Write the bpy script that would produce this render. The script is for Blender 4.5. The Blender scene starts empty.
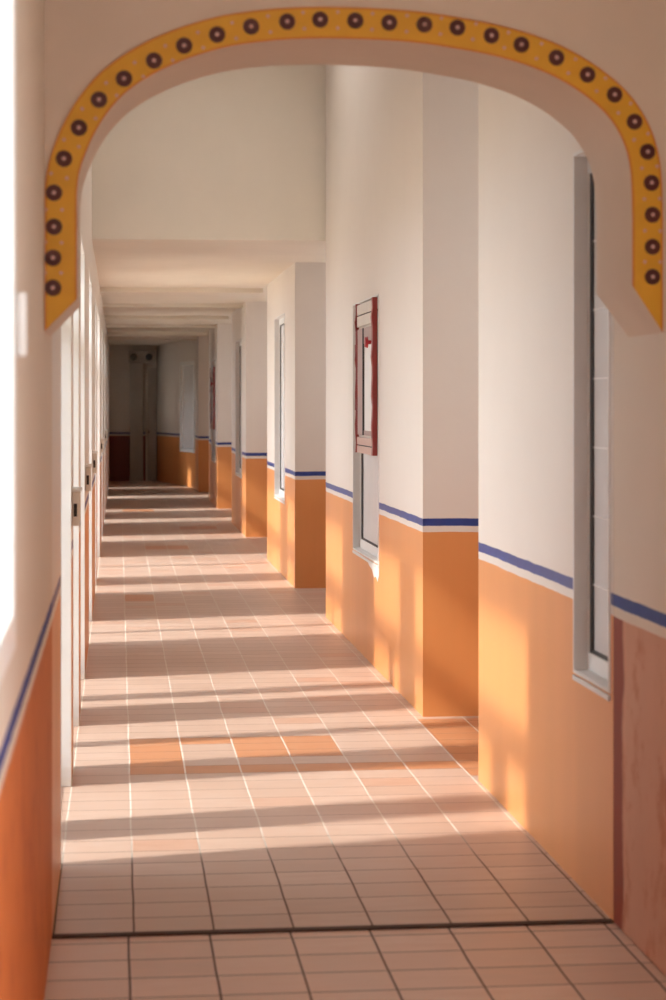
import bpy, bmesh, math, random
from mathutils import Vector
random.seed(4)
S = bpy.context.scene
C = S.collection

# ------------------------------------------------------------------ helpers
class MB:
    """collects shapes and links them as ONE mesh object"""
    def __init__(s): s.bm = bmesh.new()
    def box(s, x0, x1, y0, y1, z0, z1, mi=0):
        vs = [s.bm.verts.new(p) for p in ((x0,y0,z0),(x1,y0,z0),(x1,y1,z0),(x0,y1,z0),
                                          (x0,y0,z1),(x1,y0,z1),(x1,y1,z1),(x0,y1,z1))]
        for q in ((0,3,2,1),(4,5,6,7),(0,1,5,4),(1,2,6,5),(2,3,7,6),(3,0,4,7)):
            s.bm.faces.new([vs[i] for i in q]).material_index = mi
        return s
    def prism(s, pts, d, mi=0):
        """closed outline (3D points) swept along vector d"""
        d = Vector(d); n = len(pts)
        a = [s.bm.verts.new(p) for p in pts]; b = [s.bm.verts.new(Vector(p)+d) for p in pts]
        s.bm.faces.new(a).material_index = mi; s.bm.faces.new(b[::-1]).material_index = mi
        for i in range(n):
            j = (i+1) % n
            s.bm.faces.new((a[i], b[i], b[j], a[j])).material_index = mi
        return s
    def strip(s, A, B, d, mi=0):
        """band between two polylines, thickened along d"""
        d = Vector(d)
        for i in range(len(A)-1):
            s.prism([A[i], A[i+1], B[i+1], B[i]], d, mi)
        return s
    def cyl(s, c, ax, r, h, mi=0, r2=None, n=24):
        """cylinder or cone from c along unit axis ax"""
        ax = Vector(ax).normalized(); c = Vector(c)
        u = ax.orthogonal().normalized(); v = ax.cross(u); r2 = r if r2 is None else r2
        a = [s.bm.verts.new(c + (u*math.cos(t)+v*math.sin(t))*r) for t in [2*math.pi*k/n for k in range(n)]]
        b = [s.bm.verts.new(c + ax*h + (u*math.cos(t)+v*math.sin(t))*r2) for t in [2*math.pi*k/n for k in range(n)]]
        s.bm.faces.new(a[::-1]).material_index = mi; s.bm.faces.new(b).material_index = mi
        for i in range(n):
            j = (i+1) % n
            s.bm.faces.new((a[i], a[j], b[j], b[i])).material_index = mi
        return s
    def build(s, name, mats, parent=None, bevel=0, weld=False):
        if weld: bmesh.ops.remove_doubles(s.bm, verts=s.bm.verts[:], dist=1e-5)
        bmesh.ops.recalc_face_normals(s.bm, faces=s.bm.faces[:])
        me = bpy.data.meshes.new(name); s.bm.to_mesh(me); s.bm.free()
        for m in (mats if isinstance(mats, (list, tuple)) else [mats]): me.materials.append(m)
        o = bpy.data.objects.new(name, me); C.objects.link(o)
        if parent: 
            o.parent = parent
            o.location = -parent.location
        if bevel:
            b = o.modifiers.new('bevel', 'BEVEL'); b.width = bevel; b.segments = 2; b.limit_method = 'ANGLE'
        return o

def tag(o, label=None, cat=None, group=None, kind=None):
    for k, v in (('label', label), ('category', cat), ('group', group), ('kind', kind)):
        if v: o[k] = v
    return o
def empty(name, loc):
    o = bpy.data.objects.new(name, None); C.objects.link(o); o.location = loc; o.empty_display_size = .1
    return o
def structure(name, mb, m, **k): return tag(mb.build(name, m, **k), kind='structure')

# ------------------------------------------------------------------ materials
def lin(r, g, b):
    f = lambda c: (c/255/12.92) if c/255 <= .04045 else ((c/255+.055)/1.055)**2.4
    return (f(r), f(g), f(b), 1)
class N:
    def __init__(s, name):
        s.m = bpy.data.materials.new(name); s.m.use_nodes = True
        s.t = s.m.node_tree; s.t.nodes.clear()
        s.out = s.t.nodes.new('ShaderNodeOutputMaterial')
        s.pos = s.t.nodes.new('ShaderNodeNewGeometry').outputs['Position']
        sp = s.t.nodes.new('ShaderNodeSeparateXYZ'); s.t.links.new(s.pos, sp.inputs[0])
        s.x, s.y, s.z = sp.outputs
    def put(s, sock, v):
        if hasattr(v, 'links') or isinstance(v, bpy.types.NodeSocket): s.t.links.new(v, sock)
        else: sock.default_value = v
    def math(s, op, a, b=0.0, c=0.0, clamp=False):
        n = s.t.nodes.new('ShaderNodeMath'); n.operation = op; n.use_clamp = clamp
        for i, v in enumerate((a, b, c)): s.put(n.inputs[i], v)
        return n.outputs[0]
    def step(s, v, a, b):
        n = s.t.nodes.new('ShaderNodeMapRange'); n.interpolation_type = 'SMOOTHSTEP'
        s.put(n.inputs['Value'], v); n.inputs['From Min'].default_value = a; n.inputs['From Max'].default_value = b
        return n.outputs[0]
    def mix(s, f, a, b):
        n = s.t.nodes.new('ShaderNodeMix'); n.data_type = 'RGBA'
        s.put(n.inputs[0], f); s.put(n.inputs[6], a); s.put(n.inputs[7], b)
        return n.outputs[2]
    def noise(s, scale, detail=3, vec=None, stretch=None, rough=.55):
        n = s.t.nodes.new('ShaderNodeTexNoise'); n.inputs['Scale'].default_value = scale
        n.inputs['Detail'].default_value = detail; n.inputs['Roughness'].default_value = rough
        v = vec or s.pos
        if stretch:
            mp = s.t.nodes.new('ShaderNodeMapping'); mp.inputs['Scale'].default_value = stretch
            s.t.links.new(v, mp.inputs[0]); v = mp.outputs[0]
        s.t.links.new(v, n.inputs['Vector'])
        return n.outputs['Fac']
    def white(s, vec):
        n = s.t.nodes.new('ShaderNodeTexWhiteNoise'); n.noise_dimensions = '3D'
        s.t.links.new(vec, n.inputs['Vector']); return n.outputs['Value']
    def comb(s, x, y, z):
        n = s.t.nodes.new('ShaderNodeCombineXYZ')
        for i, v in enumerate((x, y, z)): s.put(n.inputs[i], v)
        return n.outputs[0]
    def bump(s, h, strength=.3, dist=.01):
        n = s.t.nodes.new('ShaderNodeBump'); n.inputs['Strength'].default_value = strength
        n.inputs['Distance'].default_value = dist; s.t.links.new(h, n.inputs['Height']); return n.outputs[0]
    def bsdf(s, col, rough=.6, normal=None, metal=0.0, spec=.5):
        n = s.t.nodes.new('ShaderNodeBsdfPrincipled')
        s.put(n.inputs['Base Color'], col); s.put(n.inputs['Roughness'], rough)
        s.put(n.inputs['Metallic'], metal); s.put(n.inputs['Specular IOR Level'], spec)
        if normal is not None: s.t.links.new(normal, n.inputs['Normal'])
        s.t.links.new(n.outputs[0], s.out.inputs[0]); return s.m

def plain(name, rgb, rough=.5, metal=0.0, var=.06, scale=9):
    n = N(name); c = lin(*rgb)
    f = n.noise(scale, 4)
    dk = tuple(v*(1-var*2.2) for v in c[:3])+(1,)
    return n.bsdf(n.mix(f, dk, tuple(min(1, v*(1+var)) for v in c[:3])+(1,)), rough, n.bump(f, .08, .004), metal)

WHITE = (232, 222, 212)
def wall_paint(name, dado, white=WHITE, worn=None, seam=None):
    """white plaster over a dado with a hand-painted blue line, all by height"""
    n = N(name)
    wob = n.math('MULTIPLY', n.math('SUBTRACT', n.noise(5, 3), .5), .012)
    z = n.math('ADD', n.z, wob)
    pl = n.noise(2.2, 4)
    w = n.mix(pl, lin(*[v-7 for v in white]), lin(*white))
    d0 = lin(*dado)
    streak = n.noise(3.0, 4, stretch=(1, 1, .12))
    d = n.mix(streak, tuple(v*.86 for v in d0[:3])+(1,), tuple(min(1, v*1.08) for v in d0[:3])+(1,))
    if worn:
        wm = n.step(n.noise(6.5, 8, stretch=(1, 1, .75), rough=.72), .50, .64)
        d = n.mix(wm, d, lin(*worn))
    if seam:
        edge = n.math('ADD', n.y, n.math('MULTIPLY', n.math('SUBTRACT', n.noise(6, 5, stretch=(1, 1, .5)), .5), .16))
        d = n.mix(n.step(edge, seam-.02, seam+.02), d, lin(146, 64, 40))
    bl = n.mix(n.noise(12, 3), lin(28, 50, 122), lin(46, 72, 148))
    col = n.mix(n.step(z, .942, .946), d, w)
    col = n.mix(n.step(z, .974, .977), col, bl)
    col = n.mix(n.step(z, 1.012, 1.016), col, w)
    return n.bsdf(col, .62 if worn else .40, n.bump(n.noise(40, 5), .07, .004), spec=.25 if worn else .5)

M = {}
M['wall'] = wall_paint('wall_paint_orange_dado', (228, 152, 90))
M['wall_near'] = wall_paint('wall_paint_worn_dado', (214, 158, 128), white=(232, 217, 200), worn=(194, 128, 94), seam=5.94)
M['wall_near_left'] = wall_paint('wall_paint_streaked_dado', (218, 124, 64), white=(232, 217, 200), worn=(194, 100, 50))
M['wall_red'] = wall_paint('wall_paint_red_dado', (120, 30, 18))
M['ceiling'] = plain('ceiling_plaster', (234, 224, 208), .8, var=.03, scale=3)
M['arch'] = plain('arch_plaster', (222, 203, 184), .75, var=.04, scale=4)
M['yellow'] = plain('yellow_band_paint', (226, 166, 40), .5, var=.07, scale=14)
M['amber'] = plain('amber_edge_paint', (212, 132, 40), .5, var=.06, scale=20)
M['maroon'] = plain('maroon_dot_paint', (80, 24, 18), .45, var=.08, scale=60)
M['pink'] = plain('pale_dot_centre_paint', (214, 170, 160), .5)
M['white'] = plain('white_enamel', (240, 238, 234), .35, var=.02)
M['alu'] = plain('grey_white_aluminium', (228, 224, 220), .35, var=.03)
M['frosted'] = plain('frosted_glass', (225, 222, 220), .25, var=.05, scale=5)
M['black'] = plain('dark_rubber', (40, 32, 30), .6)
M['redwood'] = plain('red_painted_wood', (150, 52, 46), .45, var=.16, scale=16)
M['pinkwood'] = plain('faded_pink_wood', (206, 172, 160), .5, var=.06)
M['mauve'] = plain('mauve_grey_panel', (176, 148, 142), .4)
M['knob'] = plain('bright_red_enamel', (170, 22, 32), .3)
M['cream'] = plain('cream_enamel', (222, 212, 200), .4)
M['grey'] = plain('grey_door_paint', (170, 160, 150), .5)
M['dark'] = plain('dark_lamp_glass', (30, 26, 24), .2)
M['joint'] = plain('dark_expansion_joint', (74, 52, 42), .8, var=.15, scale=20)
M['concrete'] = plain('pale_concrete', (205, 190, 170), .9, var=.06, scale=2)

def glass():
    n = N('clear_glass'); t = n.t
    tr = t.nodes.new('ShaderNodeBsdfTransparent'); tr.inputs[0].default_value = (.95, .96, .95, 1)
    gl = t.nodes.new('ShaderNodeBsdfGlossy'); gl.inputs['Roughness'].default_value = .03
    fr = t.nodes.new('ShaderNodeFresnel'); fr.inputs['IOR'].default_value = 1.45
    mx = t.nodes.new('ShaderNodeMixShader')
    f = n.math('MULTIPLY', fr.outputs[0], n.math('ADD', .7, n.math('MULTIPLY', n.noise(2, 1), .1)))
    t.links.new(f, mx.inputs[0]); t.links.new(tr.outputs[0], mx.inputs[1]); t.links.new(gl.outputs[0], mx.inputs[2])
    t.links.new(mx.outputs[0], n.out.inputs[0]); return n.m
M['glass'] = glass()
def opal():
    n = N('fill_opal_glass'); t = n.t
    a = t.nodes.new('ShaderNodeBsdfTranslucent'); b = t.nodes.new('ShaderNodeBsdfDiffuse'); mx = t.nodes.new('ShaderNodeMixShader')
    col = n.mix(n.noise(3, 2), (.86, .84, .8, 1), (.9, .88, .85, 1))
    t.links.new(col, a.inputs[0]); t.links.new(col, b.inputs[0]); mx.inputs[0].default_value = .35
    t.links.new(a.outputs[0], mx.inputs[1]); t.links.new(b.outputs[0], mx.inputs[2]); t.links.new(mx.outputs[0], n.out.inputs[0]); return n.m
M['opal'] = opal()

def tiles(name, x0, y0, ph, tint=1.0, patches=()):
    """terracotta tiles .24 x ph with matte grout, faded from tile to tile"""
    n = N(name)
    PW = .243
    gx = n.math('DIVIDE', n.math('SUBTRACT', n.x, x0), PW); gy = n.math('DIVIDE', n.math('SUBTRACT', n.y, y0), ph)
    wob = n.math('MULTIPLY', n.math('SUBTRACT', n.noise(1.6, 2), .5), .05)
    gx = n.math('ADD', gx, wob)
    ix, iy = n.math('FLOOR', gx), n.math('FLOOR', gy)
    fx, fy = n.math('FRACT', gx), n.math('FRACT', gy)
    ex = n.math('MULTIPLY', n.math('SUBTRACT', .5, n.math('ABSOLUTE', n.math('SUBTRACT', fx, .5))), PW)
    ey = n.math('MULTIPLY', n.math('SUBTRACT', .5, n.math('ABSOLUTE', n.math('SUBTRACT', fy, .5))), ph)
    gxm = n.math('SUBTRACT', 1, n.step(ex, .0022, .0040))
    gym = n.math('SUBTRACT', 1, n.step(ey, .0020, .0042))
    groove = n.math('MAXIMUM', gxm, gym)
    rnd = n.white(n.comb(ix, iy, 3.3))
    a = n.mix(rnd, lin(192*tint, 163*tint, 146*tint), lin(206*tint, 179*tint, 163*tint))
    a = n.mix(n.step(n.noise(26, 4, stretch=(.25, 1, 1)), .35, .75), a, lin(198*tint, 167*tint, 148*tint))
    a = n.mix(n.math('MULTIPLY', n.step(rnd, .93, .97), .45), a, lin(190, 134, 102))
    for (px0, px1, py0, py1) in patches:          # rectangles of tile in a more orange terracotta
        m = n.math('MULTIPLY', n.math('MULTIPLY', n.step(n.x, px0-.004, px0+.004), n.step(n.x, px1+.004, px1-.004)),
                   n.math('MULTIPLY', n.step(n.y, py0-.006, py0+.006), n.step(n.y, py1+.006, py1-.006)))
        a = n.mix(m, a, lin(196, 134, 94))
    g = n.mix(gym, lin(222, 212, 200), lin(150, 120, 104))
    if tint != 1.0: g = lin(92, 68, 56)  # foreground grout dark throughout, its shade painted in
    else: g = n.mix(n.step(n.math('ADD', n.y, n.noise(3, 3)), 8.1, 7.3), g, lin(100, 76, 62))   # grout darkened towards the arch, shade painted into its colour
    col = n.mix(groove, a, g)
    smear = n.noise(14, 3, stretch=(.3, 1.2, 1))
    rough = n.math('ADD', n.math('ADD', .30, n.math('MULTIPLY', smear, .16)), n.math('MULTIPLY', groove, .5), clamp=True)
    h = n.math('ADD', n.math('SUBTRACT', 1, groove), n.math('MULTIPLY', n.noise(7, 2), .18))
    return n.bsdf(col, rough, n.bump(h, .25, .004), spec=.5)
PY = 6.07
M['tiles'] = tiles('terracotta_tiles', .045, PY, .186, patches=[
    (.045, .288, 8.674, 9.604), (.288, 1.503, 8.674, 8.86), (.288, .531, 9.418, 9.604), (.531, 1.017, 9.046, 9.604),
    (1.503, 2.6, 8.5, 10.05), (.045, .288, 16.3, 16.86), (.288, .774, 22.1, 22.65), (.774, 1.26, 25.6, 26.2), (.045, .531, 29.9, 30.5)])  # alcove rectangle: warm reflected light painted into the floor colour
M['tiles_near'] = tiles('foreground_tiles', .030, 5.985, .186, 1.12)

# ------------------------------------------------------------------ room shell
XL, XR = -.20, 1.52
ZC, ZH = 2.83, 4.4           # low ceiling / high ceiling of the first bay
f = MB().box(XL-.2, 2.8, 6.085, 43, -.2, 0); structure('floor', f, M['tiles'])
f = MB().box(XL-.2, 2.8, -3.2, 6.05, -.2, -.004); structure('floor', f, M['tiles_near'])
j = MB().box(XL, XR-.001, 6.05, 6.085, -.2, .002); structure('trim_1', j, M['joint'])
structure('ground', MB().box(-14, XL-.2, -12, 60, -.3, -.06), M['concrete'])

def wall_x(mb, x0, x1, y0, y1, z1, holes, z0=0):
    """wall slab along Y between x0 and x1 with rectangular holes (ya, yb, za, zb)"""
    y = y0
    for (a, b, za, zb) in sorted(holes):
        if a > y: mb.box(x0, x1, y, a, z0, z1)
        if za > z0: mb.box(x0, x1, a, b, z0, za)
        if zb < z1: mb.box(x0, x1, a, b, zb, z1)
        y = b
    if y < y1: mb.box(x0, x1, y, y1, z0, z1)

DT = 2.5                      # door opening height
DOORS = [  # y0, y1, panes along the wall
    (6.93, 8.46, [(7.00, 7.36), (7.70, 8.40)]),
    (8.80, 10.04, [(8.86, 9.36), (9.50, 9.98)]),
    (10.52, 11.74, [(10.58, 10.80), (11.0, 11.68)]),
    (13.38, 14.86, [(13.45, 13.99), (14.07, 14.79)]),
    (16.93, 17.77, [(17.00, 17.70)]),
    (18.43, 21.02, [(18.50, 19.66), (19.76, 20.95)]),
    (23.33, 24.40, [(23.40, 24.33)]),
    (27.00, 27.90, [(27.07, 27.83)]),
    (29.70, 30.50, [(29.77, 30.43)]),
    (34.00, 34.90, [(34.07, 34.83)]),
    (38.00, 38.50, [(38.07, 38.43)]),
]
NEARWIN = (1.0, 3.80, 1.14, 2.55)
# left wall
m = MB(); wall_x(m, XL-.2, XL, 6.06, 42, ZH, [(a, b, 0, DT) for a, b, _ in DOORS] + [(39.9, 40.6, 1.3, 2.1)])
structure('wall_left', m, M['wall'])
m = MB(); wall_x(m, XL-.2, XL, -3, 6.06, 3.0, [NEARWIN, (-2.9, .5, .5, 2.75)])
structure('wall_left', m, M['wall_near_left'])

# right wall: piers with alcoves between them
PIERS = [  # face X, y0, y1, window holes (ya, yb, za, zb)
    (1.52, 6.06, 8.39, [(6.09, 6.585, .70, 2.44)]),
    (1.545, 10.12, 14.95, [(11.85, 13.15, .64, 2.26)]),
    (1.52, 17.3, 20.6, [(18.36, 19.55, .70, 2.44)]),
    (1.515, 24.0, 27.05, [(24.75, 26.05, .70, 2.42)]),
    (1.50, 30.6, 33.6, [(31.25, 32.5, .70, 2.30)]),
    (1.435, 36.4, 37.9, []),
]
m = MB()
for i, (x, y0, y1, h) in enumerate(PIERS):
    top = ZH if i < 2 else 3.0
    wall_x(m, x, x+.22, y0, y1, top, h)
    for (a, b, za, zb) in h: m.box(x+.22, x+.26, a-.05, b+.05, za-.05, zb+.05)   # closes the recess behind the pane
    if i: m.box(x+.22, 2.6, y0, y0+.2, 0, top)
    if i < 5: m.box(x+.22, 2.6, y1-.2, y1, 0, top)
ALCFILL = [(8.8, 9.75, 1.4, 3.3), (15.4, 17.0, 1.2, 2.6), (21.2, 23.4, 1.2, 2.6), (27.7, 29.8, 1.3, 2.5)]  # openings for the added alcove fill windows
wall_x(m, 2.6, 2.8, 6.06, 38, ZH, ALCFILL)
structure('wall_right', m, M['wall'])
m = MB(); wall_x(m, XR-.001, XR+.25, -3, 6.05, 3.0, [(-2.8, 3.0, .7, 2.75)])
structure('wall_right', m, M['wall_near'])
structure('wall_rear', MB().box(XL-.2, XR+.25, -3.2, -3, 0, 3.0), M['wall_near_left'])

# far end: red-dado back wall, splayed orange wall
structure('wall_far', MB().box(XL, .80, 41.8, 42, 0, 3.0), M['wall_red'])
A, B = Vector((1.50, 37.75, 0)), Vector((.785, 41.8, 0))
dr = (B-A).normalized(); nr = Vector((-dr.y, dr.x, 0));  nr = nr if nr.x < 0 else -nr   # into the corridor
def splay(s, d=0, z=0): return A + dr*s - nr*(-d) + Vector((0, 0, z)) if False else A + dr*s + nr*d + Vector((0, 0, z))
L = (B-A).length
m = MB(); m.prism([splay(0), splay(L), splay(L, -.2), splay(0, -.2)], (0, 0, 3.0)); structure('wall_splayed', m, M['wall'])

# ceilings and beams
structure('trim_9', MB().box(XL-.66, XL-.201, 6.0, 42, 2.92, 3.02), M['concrete'])      # eave added outside to grey the near window's upper view
m = MB().box(XL-.2, 2.8, 15.25, 43, ZC, 3.1); structure('ceiling', m, M['ceiling'])
sx0, sx1, sy0, sy1 = .15, 1.25, 11.9, 14.2  # opening for an unseen skylight, added to brighten the high bay
m = MB().box(XL-.2, 2.8, 5.87, sy0, ZH, ZH+.2).box(XL-.2, 2.8, sy1, 15.25, ZH, ZH+.2)
m.box(XL-.2, sx0, sy0, sy1, ZH, ZH+.2).box(sx1, 2.8, sy0, sy1, ZH, ZH+.2); structure('ceiling', m, M['ceiling'])
structure('wall_over_arch', MB().box(XL-.2, 2.8, 5.87, 6.059, 3.0, ZH), M['ceiling'])
def fill_window(k, loc, frame, pane):  # unseen opal windows, added only to bring in fill light
    r = empty('window_%d' % k, loc); tag(r, kind='structure')
    m = MB()
    for b in frame: m.box(*b)
    m.build('window_frame', M['white'], r, .003)
    MB().box(*pane).build('fill_pane', M['opal'], r)
fill_window(9, (.7, 13, ZH), [(sx0, sx0+.06, sy0, sy1, ZH+.02, ZH+.18), (sx1-.06, sx1, sy0, sy1, ZH+.02, ZH+.18),
    (sx0+.06, sx1-.06, sy0, sy0+.06, ZH+.02, ZH+.18), (sx0+.06, sx1-.06, sy1-.06, sy1, ZH+.02, ZH+.18)],
    (sx0+.06, sx1-.06, sy0+.06, sy1-.06, ZH+.09, ZH+.11))
def wall_fill(k, xa, xb, y0, y1, z0, z1):
    fill_window(k, (xa, (y0+y1)/2, z0), [(xa, xb, y0, y0+.06, z0, z1), (xa, xb, y1-.06, y1, z0, z1),
        (xa, xb, y0+.06, y1-.06, z0, z0+.06), (xa, xb, y0+.06, y1-.06, z1-.06, z1)],
        ((xa+xb)/2-.006, (xa+xb)/2+.006, y0+.06, y1-.06, z0+.06, z1-.06))
wall_fill(10, XL-.18, XL-.02, 39.9, 40.6, 1.3, 2.1)  # added, unseen: lifts the dark far end
for k, a in enumerate(ALCFILL): wall_fill(11+k, 2.62, 2.78, *a)  # added at the alcove backs, unseen, to light the pier faces

structure('ceiling', MB().box(XL-.2, XR+.25, -3.2, 6.06, 3.0, 3.2), M['ceiling'])
structure('wall_over_beam', MB().box(XL, 2.6, 15.0, 15.25, 2.83, ZH), M['ceiling'])
for k, (y, w, d) in enumerate([(21.2, .35, .05), (24.6, .35, .04), (27.9, .35, .05), (31.2, .35, .04), (34.4, .35, .05), (37.2, .35, .04)]):
    structure('trim_%d' % (k+2), MB().box(XL, XR, y, y+w, ZC-d, ZC), M['ceiling'])

# ------------------------------------------------------------------ painted archway
YF, YB = 5.45, 5.87
inner = [(-.113,1.883),(-.113,2.168),(-.106,2.226),(-.088,2.281),(-.062,2.338),(-.024,2.397),(.022,2.446),(.088,2.492),
         (.156,2.526),(.224,2.552),(.306,2.575),(.41,2.591),(.49,2.598),(.585,2.601),(.72,2.599),(.83,2.592),(.94,2.577),
         (1.05,2.557),(1.16,2.524),(1.245,2.483),(1.313,2.436),(1.361,2.388),(1.396,2.327),(1.413,2.265),(1.419,2.197),(1.421,2.12),(1.421,1.93)]
def catmull(P, n=5):
    out = []
    for i in range(len(P)-1):
        p0, p1, p2, p3 = P[max(i-1,0)], P[i], P[i+1], P[min(i+2,len(P)-1)]
        for k in range(n):
            t = k/n
            out.append(tuple(.5*((2*p1[a])+(-p0[a]+p2[a])*t+(2*p0[a]-5*p1[a]+4*p2[a]-p3[a])*t*t+(-p0[a]+3*p1[a]-3*p2[a]+p3[a])*t**3) for a in (0,1)))
    return out+[P[-1]]
crv = [inner[0]] + catmull(inner[1:-1], 5) + [inner[-1]]
def offset(P, d):
    out = []
    for i in range(len(P)):
        a, b = P[max(i-1,0)], P[min(i+1,len(P)-1)]
        tx, tz = b[0]-a[0], b[1]-a[1]; l = math.hypot(tx, tz)
        out.append((P[i][0]-tz/l*d, P[i][1]+tx/l*d))
    return out
BW = .0865
arch = empty('archway', (.66, YF, 1.8))
ZA = 3.0
under = [(XL, 1.795)] + crv + [(XR-.001, 1.80)]
m = MB(); n_ = len(under)
m.strip([(x, YF, z) for x, z in under], [(x, YF, ZA) for x, z in under], (0, YB-YF, 0))
bmv = m.bm
# drop the internal faces between strips so the arch is one clean shell
bmesh.ops.remove_doubles(bmv, verts=bmv.verts[:], dist=1e-5)
dupf = [e for e in bmv.faces if abs(e.normal.y) < .1 and abs(e.normal.z) < 1e-4 and max(v.co.z for v in e.verts) > 2.99
        and XL+.001 < e.calc_center_median().x < XR-.002]
bmesh.ops.delete(bmv, geom=dupf, context='FACES')
o = m.build('arch_wall', M['arch'], arch)
for p in o.data.polygons: p.use_smooth = True
o.data.set_sharp_from_angle(angle=math.radians(62))
tag(arch, 'plaster archway across the corridor with a yellow polka-dot band along its curved edge', 'archway', kind='structure')
# yellow band, 5 mm proud of the wall
def tip(P, side):
    return P
o1 = offset(crv, BW)
o1 = [(max(XL+.001, min(XR-.002, x)), z) for x, z in o1]
o1[0] = (XL+.001, 1.797); o1[-1] = (crv[-1][0]+BW, 1.80)
def lerp(t): return [(a[0]+(b[0]-a[0])*t, a[1]+(b[1]-a[1])*t) for a, b in zip(crv, o1)]
T = -.006
m = MB()
for t0, t1, mi in ((0, .06, 1), (.06, .94, 0), (.94, 1, 1)):
    m.strip([(x, YF, z) for x, z in lerp(t0)], [(x, YF, z) for x, z in lerp(t1)], (0, T, 0), mi)
DOTS = [(53,288),(53,258),(54,227),(54,193),(64,159),(79,128),(99,100),(124,79),(154,61),(184,46),(217,35),(251,27),(287,22),(320,20),
        (355,21),(389,23),(424,25),(457,28),(491,36),(521,45),(556,58),(587,75),(614,95),(634,122),(647,152),(651,183),(652,215),(652,247),(652,277)]
dpos = [(-.178+.0,1.888),(-.178,1.975),(-.1755,2.061),(-.1755,2.158)]
ang = math.atan(214/2000); sa, ca = math.sin(ang), math.cos(ang)
dpos = []
for x, y in DOTS:                                   # the dots' places along the arch face, in metres
    u, v = (x-333)/2000, (404-y)/2000
    t = YF/(ca-u*sa); dpos.append((t*(sa+u*ca), 1.6+v*t))
for i in range(len(dpos)-1):                        # pale flecks painted between the dots
    (xa, za), (xb, zb) = dpos[i], dpos[i+1]
    cx, cz = (xa+xb)/2, (za+zb)/2; tx, tz = xb-xa, zb-za; l = math.hypot(tx, tz); nx, nz = -tz/l, tx/l
    for sgn in (-1, 1):
        px, pz = cx+nx*.022*sgn, cz+nz*.022*sgn
        m.prism([(px+.006*math.cos(q), YF+T, pz+.006*math.sin(q)) for q in [k*math.pi/2 for k in range(4)]], (0, -.001, 0), 2)
band = m.build('painted_band', [M['yellow'], M['amber'], M['pink']], arch)
proto = None
for (x, z) in dpos:
    if proto is None:
        d = MB().cyl((0, 0, 0), (0, -1, 0), .0225, .004, 0, .0215).cyl((0, -.004, 0), (0, -1, 0), .0058, .002, 1, .005)
        proto = d.build('painted_dot', [M['maroon'], M['pink']], band); p = proto
        p['label'] = 'round maroon dot with pale centre'
    else:
        p = proto.copy(); C.objects.link(p); p.parent = band
    p.location = (x, YF+T, z)
    
# ------------------------------------------------------------------ left doors
def door(k, y0, y1, panes):
    r = empty('door_%d' % k, (XL, (y0+y1)/2, 0)); tag(r, kind='structure')
    xo, TZ = XL-.199, 1.96                            # white lining of the deep reveal, leaf set well back
    m = MB()
    m.box(xo, XL+.002, y0, y0+.03, 0, DT); m.box(xo, XL+.002, y1-.03, y1, 0, DT)
    m.box(xo, XL+.002, y0+.03, y1-.03, DT-.03, DT)
    m.build('door_frame', M['white'], r, .003)
    m = MB(); m.box(xo+.02, xo+.09, y0+.03, y1-.03, TZ, TZ+.06); m.build('transom_bar', M['alu'], r, .003)
    cuts = [(panes[i][1]+panes[i+1][0])/2 for i in range(len(panes)-1)]
    e = [y0+.03] + cuts + [y1-.03]
    x0, x1 = xo+.03, xo+.075
    for i, (a, b) in enumerate(panes):
        m = MB(); ya, yb = e[i]+.002, e[i+1]-.002
        m.box(x0, x1, ya, a, .008, TZ-.004); m.box(x0, x1, b, yb, .008, TZ-.004)
        m.box(x0, x1, a, b, .008, .09); m.box(x0, x1, a, b, TZ-.07, TZ-.004)
        leaf = m.build('door_leaf', M['white'], r, .003)
        MB().box(x0+.02, x0+.025, a, b, .09, TZ-.07).build('glass_pane', M['glass'], leaf).location = (0,0,0)
        MB().box(x0+.02, x0+.025, ya, yb, TZ+.06, DT-.03).build('sun_block_panel' if k == 11 else 'transom_glass', M['white' if k == 11 else 'glass'], r)  # last left door: transom made solid to keep sun off the splayed wall
        if i == 0:
            c = yb-.03
            h = MB().cyl((x1, c, 1.05), (1, 0, 0), .01, .04, n=12); h.box(x1+.03, x1+.045, c-.11, c+.012, 1.04, 1.06)
            h.build('handle', M['alu'], leaf, .002).location = (0,0,0)
    return r
for k, d in enumerate(DOORS): door(k+1, *d)

SB = [(8.60, 'cream wall box on the left wall between the two nearest glazed doors'),
      (12.00, 'cream wall box on the left wall just past the third glazed door'),
      (15.20, 'cream wall box on the left wall past the fourth glazed door'),
      (21.60, 'cream wall box on the left wall halfway down the corridor'),
      (28.30, 'cream wall box on the left wall near the dark end, farthest of its row')]
for k, (y, lab) in enumerate(SB):                     # little wall boxes on the strips of wall between the doors
    if k == 0:
        box0 = r = empty('wall_box', (XL, y, 1.08))
        m = MB(); m.box(XL+.001, XL+.034, y, y+.10, 1.08, 1.225); m.build('housing', M['cream'], r, .004)
        m = MB(); m.box(XL+.001, XL+.043, y-.012, y+.112, 1.226, 1.241); m.build('lid', M['white'], r, .003)
        m = MB(); m.box(XL+.008, XL+.022, y-.003, y, 1.12, 1.175); m.build('slot', M['black'], r)
    else:
        r = box0.copy(); C.objects.link(r); r.location = (XL, y, 1.08)
        for ch in list(box0.children):
            c = ch.copy(); C.objects.link(c); c.parent = r
    tag(r, lab, 'wall box', 'wall boxes between the doors')

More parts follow.
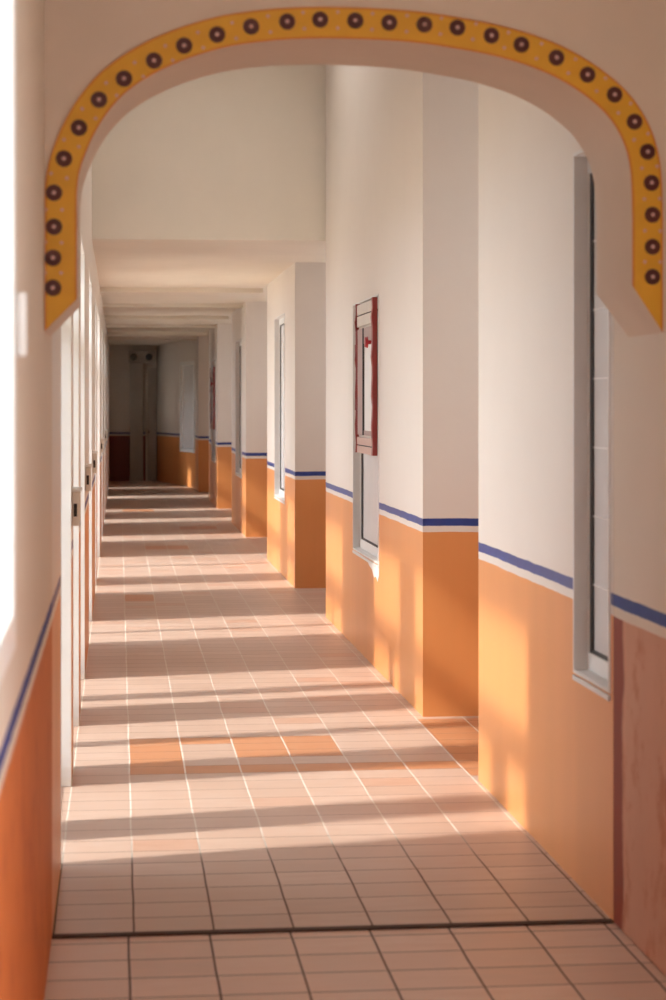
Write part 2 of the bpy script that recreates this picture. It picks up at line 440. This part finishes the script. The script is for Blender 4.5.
# foreground left window
def left_window(k, y0, y1, z0, z1, hinge, XL=XL):
    r = empty('window_%d' % k, (XL, (y0+y1)/2, z0)); tag(r, kind='structure')
    m = MB()
    for a, b in ((y0, y0+.07), (y1-.07, y1), ((y0+y1)/2-.04, (y0+y1)/2+.04)): m.box(XL-.12, XL+.008, a, b, z0, z1)
    for a, b in ((y0+.07, (y0+y1)/2-.04), ((y0+y1)/2+.04, y1-.07)):
        m.box(XL-.12, XL+.008, a, b, z0, z0+.07); m.box(XL-.12, XL+.008, a, b, z1-.07, z1)
    m.build('window_frame', M['white'], r, .004)
    for a, b in ((y0+.07, (y0+y1)/2-.04), ((y0+y1)/2+.04, y1-.07)):
        MB().box(XL-.06, XL-.055, a, b, z0+.07, z1-.07).build('glass_pane', M['glass'], r)
    if hinge:
        for z in hinge:
            h = MB().cyl((XL+.016, y1+.012, z-.06), (0, 0, 1), .011, .12, n=14); h.box(XL, XL+.006, y1-.06, y1+.05, z-.055, z+.055)
            h.build('hinge', M['white'], r, .001)
left_window(1, *NEARWIN, (1.75,))
left_window(2, -2.9, .5, .5, 2.75, None)  # added behind the camera to light the foreground, unseen
left_window(15, -2.8, 3.0, .7, 2.75, None, XR+.16)  # added in the right wall out of view, more foreground light

# ------------------------------------------------------------------ right windows
def right_window(k, x, y0, y1, z0, z1, seams=True):
    r = empty('window_%d' % k, (x, (y0+y1)/2, z0)); tag(r, kind='structure')
    dpt = .052; fw = .05 if (y1-y0) < .7 else .09
    m = MB()
    # lining of the recess, 6 mm thick, lipped over the wall
    for a, b in ((y0, y0+.012), (y1-.012, y1)): m.box(x-.006, x+dpt, a, b, z0, z1)
    m.box(x-.006, x+dpt, y0+.012, y1-.012, z0, z0+.012); m.box(x-.006, x+dpt, y0+.012, y1-.012, z1-.012, z1)
    m.build('window_frame', M['alu'], r, .002)
    m = MB(); xs = x+dpt-.012                        # sash
    for a, b in ((y0+.012, y0+.012+fw*.3), (y1-.012-fw*.3, y1-.012)): m.box(xs, xs+.03, a, b, z0+.012, z1-.012)
    for a, b in ((z0+.012, z0+.07), (z1-.07, z1-.012)): m.box(xs, xs+.03, y0+.012+fw*.3, y1-.012-fw*.3, a, b)
    m.build('sash', M['white'], r, .002)
    ya, yb, za, zb = y0+.012+fw*.3, y1-.012-fw*.3, z0+.07, z1-.07
    g = .034 if (y1-y0) < .7 else .06
    m = MB(); m.box(xs+.006, xs+.022, yb-g, yb, za, zb); m.box(xs+.006, xs+.022, ya, yb-g, za, za+.012); m.box(xs+.006, xs+.022, ya, yb-g, zb-.012, zb)
    m.build('gasket', M['black'], r)
    m = MB(); m.box(xs+.012, xs+.02, ya, yb-g, za+.012, zb-.012)
    pane = m.build('frosted_pane', M['frosted'], r)
    if seams:
        m = MB(); n = 7
        for q in range(1, n):
            z = za + (zb-za)*q/n; m.box(xs+.008, xs+.0119, ya, yb-g, z-.002, z+.002)
        m.build('louvre_seam', M['alu'], r)
    m = MB(); m.box(x-.009, x, y0, y1, z0-.024, z0-.006); m.build('sill', M['alu'], r, .003)
    return r
right_window(3, 1.52, 6.09, 6.585, .70, 2.44)
right_window(4, 1.52, 18.36, 19.55, .70, 2.44, False)
right_window(5, 1.515, 24.75, 26.05, .70, 2.42, False)
w6 = right_window(6, 1.545, 11.85, 13.15, .64, 2.26, False)
pp = MB().prism([(1.5445, y, z) for y, z in ((11.83, .66), (11.84, .575), (11.90, .535), (11.98, .56), (12.06, .545), (12.16, .585), (12.3, .60), (12.36, .614), (11.86, .614), (11.849, .66))], (-.003, 0, 0))
tag(pp.build('plaster_patch', M['white'], w6), 'ragged white plaster smear under the sill')
right_window(7, 1.50, 31.25, 32.5, .70, 2.30, False)

def splay_box(mb, s0, s1, d0, d1, z0, z1, mi=0):
    mb.prism([splay(s0, d0, z0), splay(s1, d0, z0), splay(s1, d1, z0), splay(s0, d1, z0)], (0, 0, z1-z0), mi); return mb
r = empty('window_8', splay(.9, 0, .67)); tag(r, kind='structure')
m = MB(); z0, z1 = .67, 2.42; s0, s1 = .2, 1.55
for a, b in ((s0, s0+.07), (s1-.13, s1)): splay_box(m, a, b, .001, .05, z0, z1)
for a, b in ((z0, z0+.07), (z1-.07, z1)): splay_box(m, s0+.07, s1-.13, .001, .05, a, b)
m.build('window_frame', M['white'], r, .003)
m = splay_box(MB(), s0+.07, s1-.13, .004, .016, z0+.07, z1-.07); m.build('frosted_pane', M['frosted'], r)

# ------------------------------------------------------------------ red-framed wall cabinets
def cabinet(label, x, y0, y1, z0, z1):
    r = empty('wall_cabinet', (x, (y0+y1)/2, z0)); tag(r, label, 'cabinet', 'red-framed wall cabinets')
    x0 = x-.036; xb = x-.007
    m = MB(); m.box(xb-.008, xb, y0+.03, y1-.02, z0+.02, z1-.02); m.build('back_panel', M['cream'], r)
    for a, b in ((y0, y0+.06), (y1-.025, y1)):
        q = MB(); n = 16                              # stiles with a slightly uneven, hand-cut edge
        for i in range(n):
            za, zb = z0+(z1-z0)*i/n, z0+(z1-z0)*(i+1)/n
            w0 = .003*math.sin(i*1.7)+.003*math.sin(i*3.1)
            w1 = .003*math.sin((i+1)*1.7)+.003*math.sin((i+1)*3.1)
            q.prism([(x0+w0, a, za), (xb, a, za), (xb, a, zb), (x0+w1, a, zb)], (0, b-a, 0))
        q.build('stile', M['redwood'], r, weld=True)
    for a, b, mt in ((z0, z0+.045, 'pinkwood'), (z0+.052, z0+.10, 'pinkwood'), (z1-.075, z1-.01, 'cream'), (z1-.15, z1-.083, 'cream')):
        MB().box(x0+.008, xb-.008, y0+.06, y1-.025, a, b).build('rail', M[mt], r, .002)
    MB().box(x0+.014, xb-.008, y0+.06, y1-.025, z1-.083, z1-.075).build('joint_line', M['black'], r)
    MB().box(x0+.014, xb-.008, y0+.06, y1-.025, z0+.045, z0+.052).build('joint_line', M['black'], r)
    ya, yb, za, zb = y0+.07, y1-.03, z0+.115, z1-.165
    w = (yb-ya)*.36                                   # the broad mauve stile on the hinge side
    m = MB()
    m.box(x0+.008, xb-.009, yb-w, yb-.03, za, zb); m.box(x0+.012, xb-.009, ya, yb-w, zb-.10, zb); m.box(x0+.012, xb-.009, ya, yb-w, za, za+.03)
    dd = m.build('cabinet_door', M['mauve'], r, .002)
    MB().box(x0+.006, xb-.009, yb-.03, yb, za, zb).build('red_edge', M['redwood'], dd).location = (0,0,0)
    MB().box(x0+.016, x0+.019, ya, yb-w-.04, za+.03, zb-.10).build('door_panel', M['white'], dd).location = (0,0,0)
    MB().box(x0+.007, xb-.009, yb-w-.04, yb-w, za, zb).build('door_seal', M['black'], dd).location = (0,0,0)
    kz = zb-.10
    k = MB(); k.cyl((x0+.012, ya+.10, kz), (-1, 0, 0), .012, .02, n=16); k.cyl((x0-.008, ya+.10, kz), (-1, 0, 0), .036, .018, 0, .030, 20)
    k.build('knob', M['knob'], dd).location = (0,0,0)
    for z in (z0+.33, z1-.32):
        MB().cyl((x0+.010, y1+.012, z-.06), (0, 0, 1), .011, .12, n=14).box(x0+.010, xb, y1, y1+.02, z-.05, z+.05).build('hinge', M['redwood'], r)
cabinet('red-framed wooden wall cabinet with red knob on the nearer white wall face', 1.545, 11.88, 12.76, 1.29, 2.24)
cabinet('small red wall cabinet far down the corridor near the dark end', 1.50, 31.3, 32.4, 1.2, 2.18)

# ------------------------------------------------------------------ far end
r = empty('pilaster', (.36, 41.8, 0)); tag(r, 'pale square column standing against the dark far wall', 'column', kind='structure')
m = MB(); m.box(.225, .495, 41.62, 41.799, 0, 2.45); m.box(.215, .505, 41.61, 41.799, 0, .10); m.build('shaft', M['grey'], r, .004)
r = empty('door_12', (.67, 41.75, 0)); tag(r, kind='structure')
m = MB(); m.box(.55, .585, 41.70, 41.799, 0, 2.4); m.box(.585, .785, 41.70, 41.799, 2.36, 2.4); m.build('door_frame', M['cream'], r, .003)
m = MB(); m.box(.587, .78, 41.74, 41.78, .01, 2.355); lf = m.build('door_leaf', M['grey'], r, .003)
m = MB(); m.cyl((.61, 41.74, 1.02), (0, -1, 0), .012, .05, n=12); m.cyl((.61, 41.69, 1.02), (0, -1, 0), .026, .02, n=16); m.build('handle', M['dark'], lf).location = (0,0,0)
r = empty('emergency_light', (.48, 41.75, 2.45)); tag(r, 'twin-headed emergency light above the column on the dark far wall', 'light fitting')
m = MB(); m.box(.20, .76, 41.58, 41.79, 2.452, 2.70); m.build('housing', M['grey'], r, .012)
for x in (.30, .62):
    MB().cyl((x, 41.58, 2.575), (0, -1, 0), .075, .03, 0, .06, 24).build('lamp_head', M['dark'], r)

# ------------------------------------------------------------------ light
w = bpy.data.worlds.new('sky'); S.world = w; w.use_nodes = True
bg = w.node_tree.nodes['Background']; bg.inputs[0].default_value = (.90, .985, 1.12, 1); bg.inputs[1].default_value = 4.4
sun = bpy.data.lights.new('sun', 'SUN'); sun.energy = 9.0; sun.angle = math.radians(3.5); sun.color = (1, .95, .89)
so = bpy.data.objects.new('sun', sun); C.objects.link(so)
so.location = (-10, 6, 12); so.rotation_euler = Vector((1, .22, -.92)).to_track_quat('-Z', 'Y').to_euler()

# ------------------------------------------------------------------ camera
cam = bpy.data.cameras.new('camera'); co = bpy.data.objects.new('camera', cam); C.objects.link(co)
co.location = (0, 0, 1.6); co.rotation_euler = (math.pi/2, 0, -math.atan(214/2000))
cam.sensor_fit = 'VERTICAL'; cam.sensor_height = 36; cam.lens = 72; cam.shift_y = -.096
cam.clip_start = .02; cam.clip_end = 200
cam.dof.use_dof = True; cam.dof.focus_distance = 12; cam.dof.aperture_fstop = 4.2
S.camera = co
S.view_settings.view_transform = 'Standard'; S.view_settings.look = 'None'
S.view_settings.exposure = 0.22; S.view_settings.gamma = 1; S.view_settings.use_curve_mapping = False
